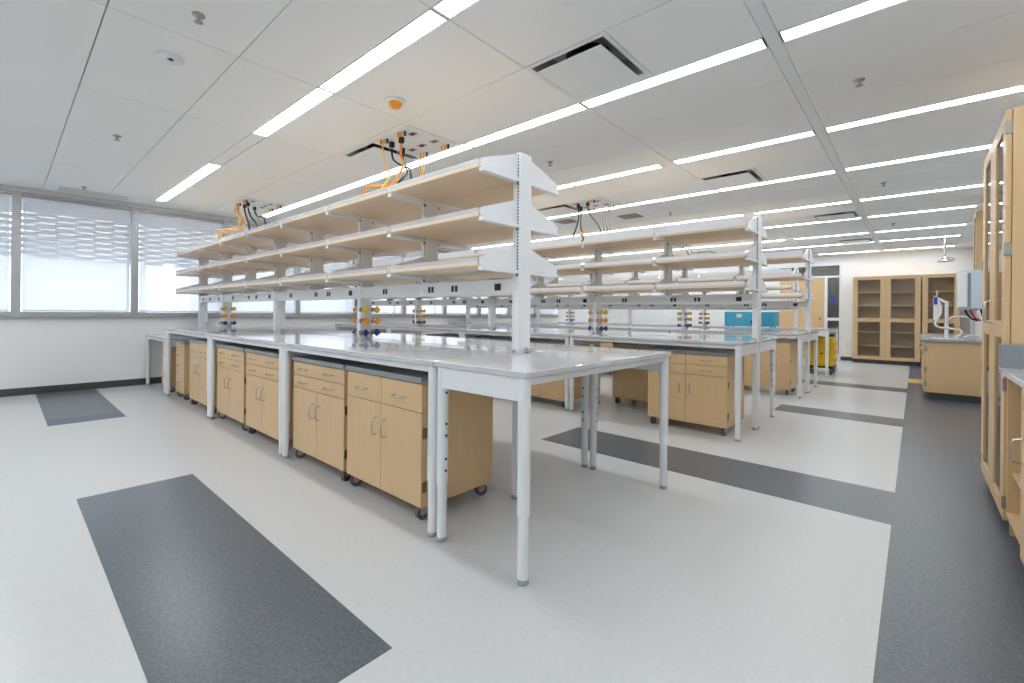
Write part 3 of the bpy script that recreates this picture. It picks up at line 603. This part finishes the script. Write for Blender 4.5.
hd = part('head', 'plastic_white', t, lambda m: m.prism([(-0.13, 0.30), (-0.075, 0.30), (-0.03, 0.42), (-0.03, 0.52), (-0.09, 0.68), (-0.13, 0.68)], -0.03, 0.03, 'y'))
part('screen', 'blue_screen', hd, B(-0.125, -0.085, -0.034, -0.03, 0.55, 0.665)); part('nozzle', 'teal', hd, B(-0.13, -0.09, -0.02, 0.02, 0.25, 0.30, c=0.004)); part('top_knob', 'chrome', hd, lambda m: m.cyl((-0.09, 0, 0.68), (-0.09, 0, 0.77), 0.012))
part('tube_loop', 'plastic_white', t, lambda m: m.tube([(-0.07, -0.02, 0.35), (-0.11, -0.03, 0.25), (-0.06, -0.03, 0.19), (0.10, -0.03, 0.17), (0.17, -0.03, 0.16), (0.19, -0.03, 0.10), (0.10, -0.03, 0.02)], 0.014, 8, 6))
t.scale = (0.92, 0.92, 0.92)
t = thing('sink_faucet', 'white sink faucet with a long horizontal spout below the purifier', 'faucet', (0.62, 9.38, 0.856))
part('faucet_body', 'plastic_white', t, lambda m: (m.cyl((0, 0, 0), (0, 0, 0.02), 0.05, n=16), m.cyl((0, 0, 0.02), (0, 0, 0.33), 0.022, n=12))); part('spout', 'plastic_white', t, lambda m: m.tube([(0, 0, 0.31), (-0.10, 0, 0.33), (-0.22, 0, 0.32), (-0.26, 0, 0.24)], 0.013, 8, 4))
for s in (-1, 1): part('lever', 'plastic_white', t, lambda m: m.tube([(0, 0, 0.06), (s * 0.05, -0.04, 0.05), (s * 0.10, -0.08, 0.02)], 0.014, 8))

# emergency shower
t = thing('emergency_shower', 'chrome emergency shower head hanging from the ceiling on a pipe', 'shower', (0.44, 12.85, ZC))
part('pipe', 'chrome', t, lambda m: m.cyl((0, 0, 0), (0, 0, -0.42), 0.022, n=12)); part('flange', 'chrome', t, lambda m: m.lathe([(0.022, -0.012), (0.06, -0.01), (0.06, 0.0)], 18)); part('shower_bell', 'chrome', t, lambda m: m.lathe([(0.022, -0.38), (0.045, -0.40), (0.05, -0.43), (0.13, -0.47), (0.135, -0.485), (0.0, -0.485)], 24)); part('actuator_arm', 'chrome', t, lambda m: m.tube([(0, 0, -0.40), (0.10, 0, -0.41), (0.15, 0, -0.46)], 0.012, 8))

# ---------------------------------------------------------------- entrance: door, sidelight, clerestory
struct(part('trim_1', 'white_metal', None, lambda m: (m.box(DX0, DX1, YB - 0.02, YB + 0.12, 2.535, 2.58), m.box(DX0, DX1, YB - 0.02, YB + 0.12, 2.215, 2.265), m.box(DX1 - 0.04, DX1, YB - 0.02, YB + 0.12, 0, 2.535), m.box(-1.855, -1.79, YB - 0.02, YB + 0.12, 0, 2.215), m.box(-1.79, DX1 - 0.04, YB - 0.02, YB + 0.12, 0, 0.14), m.box(-1.79, DX1 - 0.04, YB - 0.02, YB + 0.12, 1.05, 1.13), m.box(DX0, DX0 + 0.04, YB - 0.02, YB + 0.12, 0, 2.535))))
w = struct(part('window_20', 'glass_grey', None, lambda m: (m.box(DX0 + 0.04, DX1 - 0.04, YB + 0.04, YB + 0.05, 2.265, 2.535))))
w = struct(part('window_21', 'glass_grey', None, lambda m: (m.box(-1.79, DX1 - 0.04, YB + 0.04, YB + 0.05, 0.14, 1.05), m.box(-1.79, DX1 - 0.04, YB + 0.04, YB + 0.05, 1.13, 2.215))))
part('door_sticker', 'blue_screen', w, B(-1.72, -1.60, YB + 0.035, YB + 0.04, 1.55, 1.67))
d = struct(part('door_1', 'wood', None, B(DX0 + 0.04, -1.855, YB, YB + 0.045, 0.005, 2.215, c=0.002)))
part('door_handle', 'chrome', d, lambda m: (m.cyl((-1.95, YB, 0.98), (-1.95, YB - 0.05, 0.98), 0.012), m.tube([(-1.95, YB - 0.05, 0.98), (-2.08, YB - 0.05, 0.98)], 0.011, 8), m.cyl((-1.95, YB, 1.1), (-1.95, YB - 0.012, 1.1), 0.03, n=16)))
t = thing('wall_outlet', 'white wall outlet plate between the door glass and glass cabinet', 'outlet', (-1.31, YB, 0.42))
part('plate', 'cream', t, B(-0.06, 0.06, -0.008, 0, -0.06, 0.06, c=0.002)); part('socket_face', 'plastic_white', t, B(-0.03, 0.03, -0.011, -0.008, -0.045, 0.045, c=0.001))

# ---------------------------------------------------------------- blue box and yellow cart on the far bench
t = thing('blue_instrument', 'long bright blue instrument case with a cream label on the fourth bench', 'instrument case', (-2.67, 10.82, ZT))
part('case_body', 'box_blue', t, B(-0.49, 0.49, -0.20, 0.24, 0.015, 0.325, c=0.012)); part('side_section', 'box_blue_dark', t, B(0.27, 0.485, -0.212, -0.20, 0.03, 0.31, c=0.004)); part('case_label', 'cream', t, B(-0.24, -0.13, -0.203, -0.20, 0.20, 0.28)); part('latch', 'black', t, B(0.05, 0.11, -0.222, -0.20, 0.07, 0.14, c=0.004))
for sx in (-1, 1):
    for sy in (-1, 1): part('foot', 'black', t, lambda m: m.cyl((sx * 0.42, 0.02 + sy * 0.17, 0), (sx * 0.42, 0.02 + sy * 0.17, 0.015), 0.02, n=10))
t = thing('yellow_cart', 'bright yellow rolling safety cabinet parked under the fourth bench end table', 'cart', (-1.43, 11.0, 0))
part('body', 'cart_yellow', t, B(-0.20, 0.20, 0.0, 0.50, 0.17, 0.745, c=0.006)); part('front_door', 'cart_yellow', t, B(-0.19, 0.19, -0.014, 0.0, 0.20, 0.58, c=0.003)); part('drawer_front', 'cart_yellow', t, B(-0.19, 0.19, -0.014, 0.0, 0.59, 0.735, c=0.003)); part('lock', 'black', t, lambda m: m.cyl((0.02, -0.014, 0.42), (0.02, -0.03, 0.42), 0.02, n=10)); part('base_frame', 'black', t, B(-0.21, 0.21, -0.01, 0.51, 0.13, 0.17, c=0.003))
for k in range(3): part('side_tray', 'cart_yellow', t, B(0.20, 0.225, 0.05, 0.45, 0.24 + 0.16 * k, 0.34 + 0.16 * k, c=0.004))
for sx in (-1, 1):
    for sy in (0, 1): part('caster', 'rubber', t, lambda m: (m.cyl((sx * 0.17 - 0.02, 0.06 + sy * 0.38, 0.055), (sx * 0.17 + 0.02, 0.06 + sy * 0.38, 0.055), 0.055, n=16), m.box(sx * 0.17 - 0.028, sx * 0.17 + 0.028, 0.03 + sy * 0.38, 0.09 + sy * 0.38, 0.11, 0.13)))
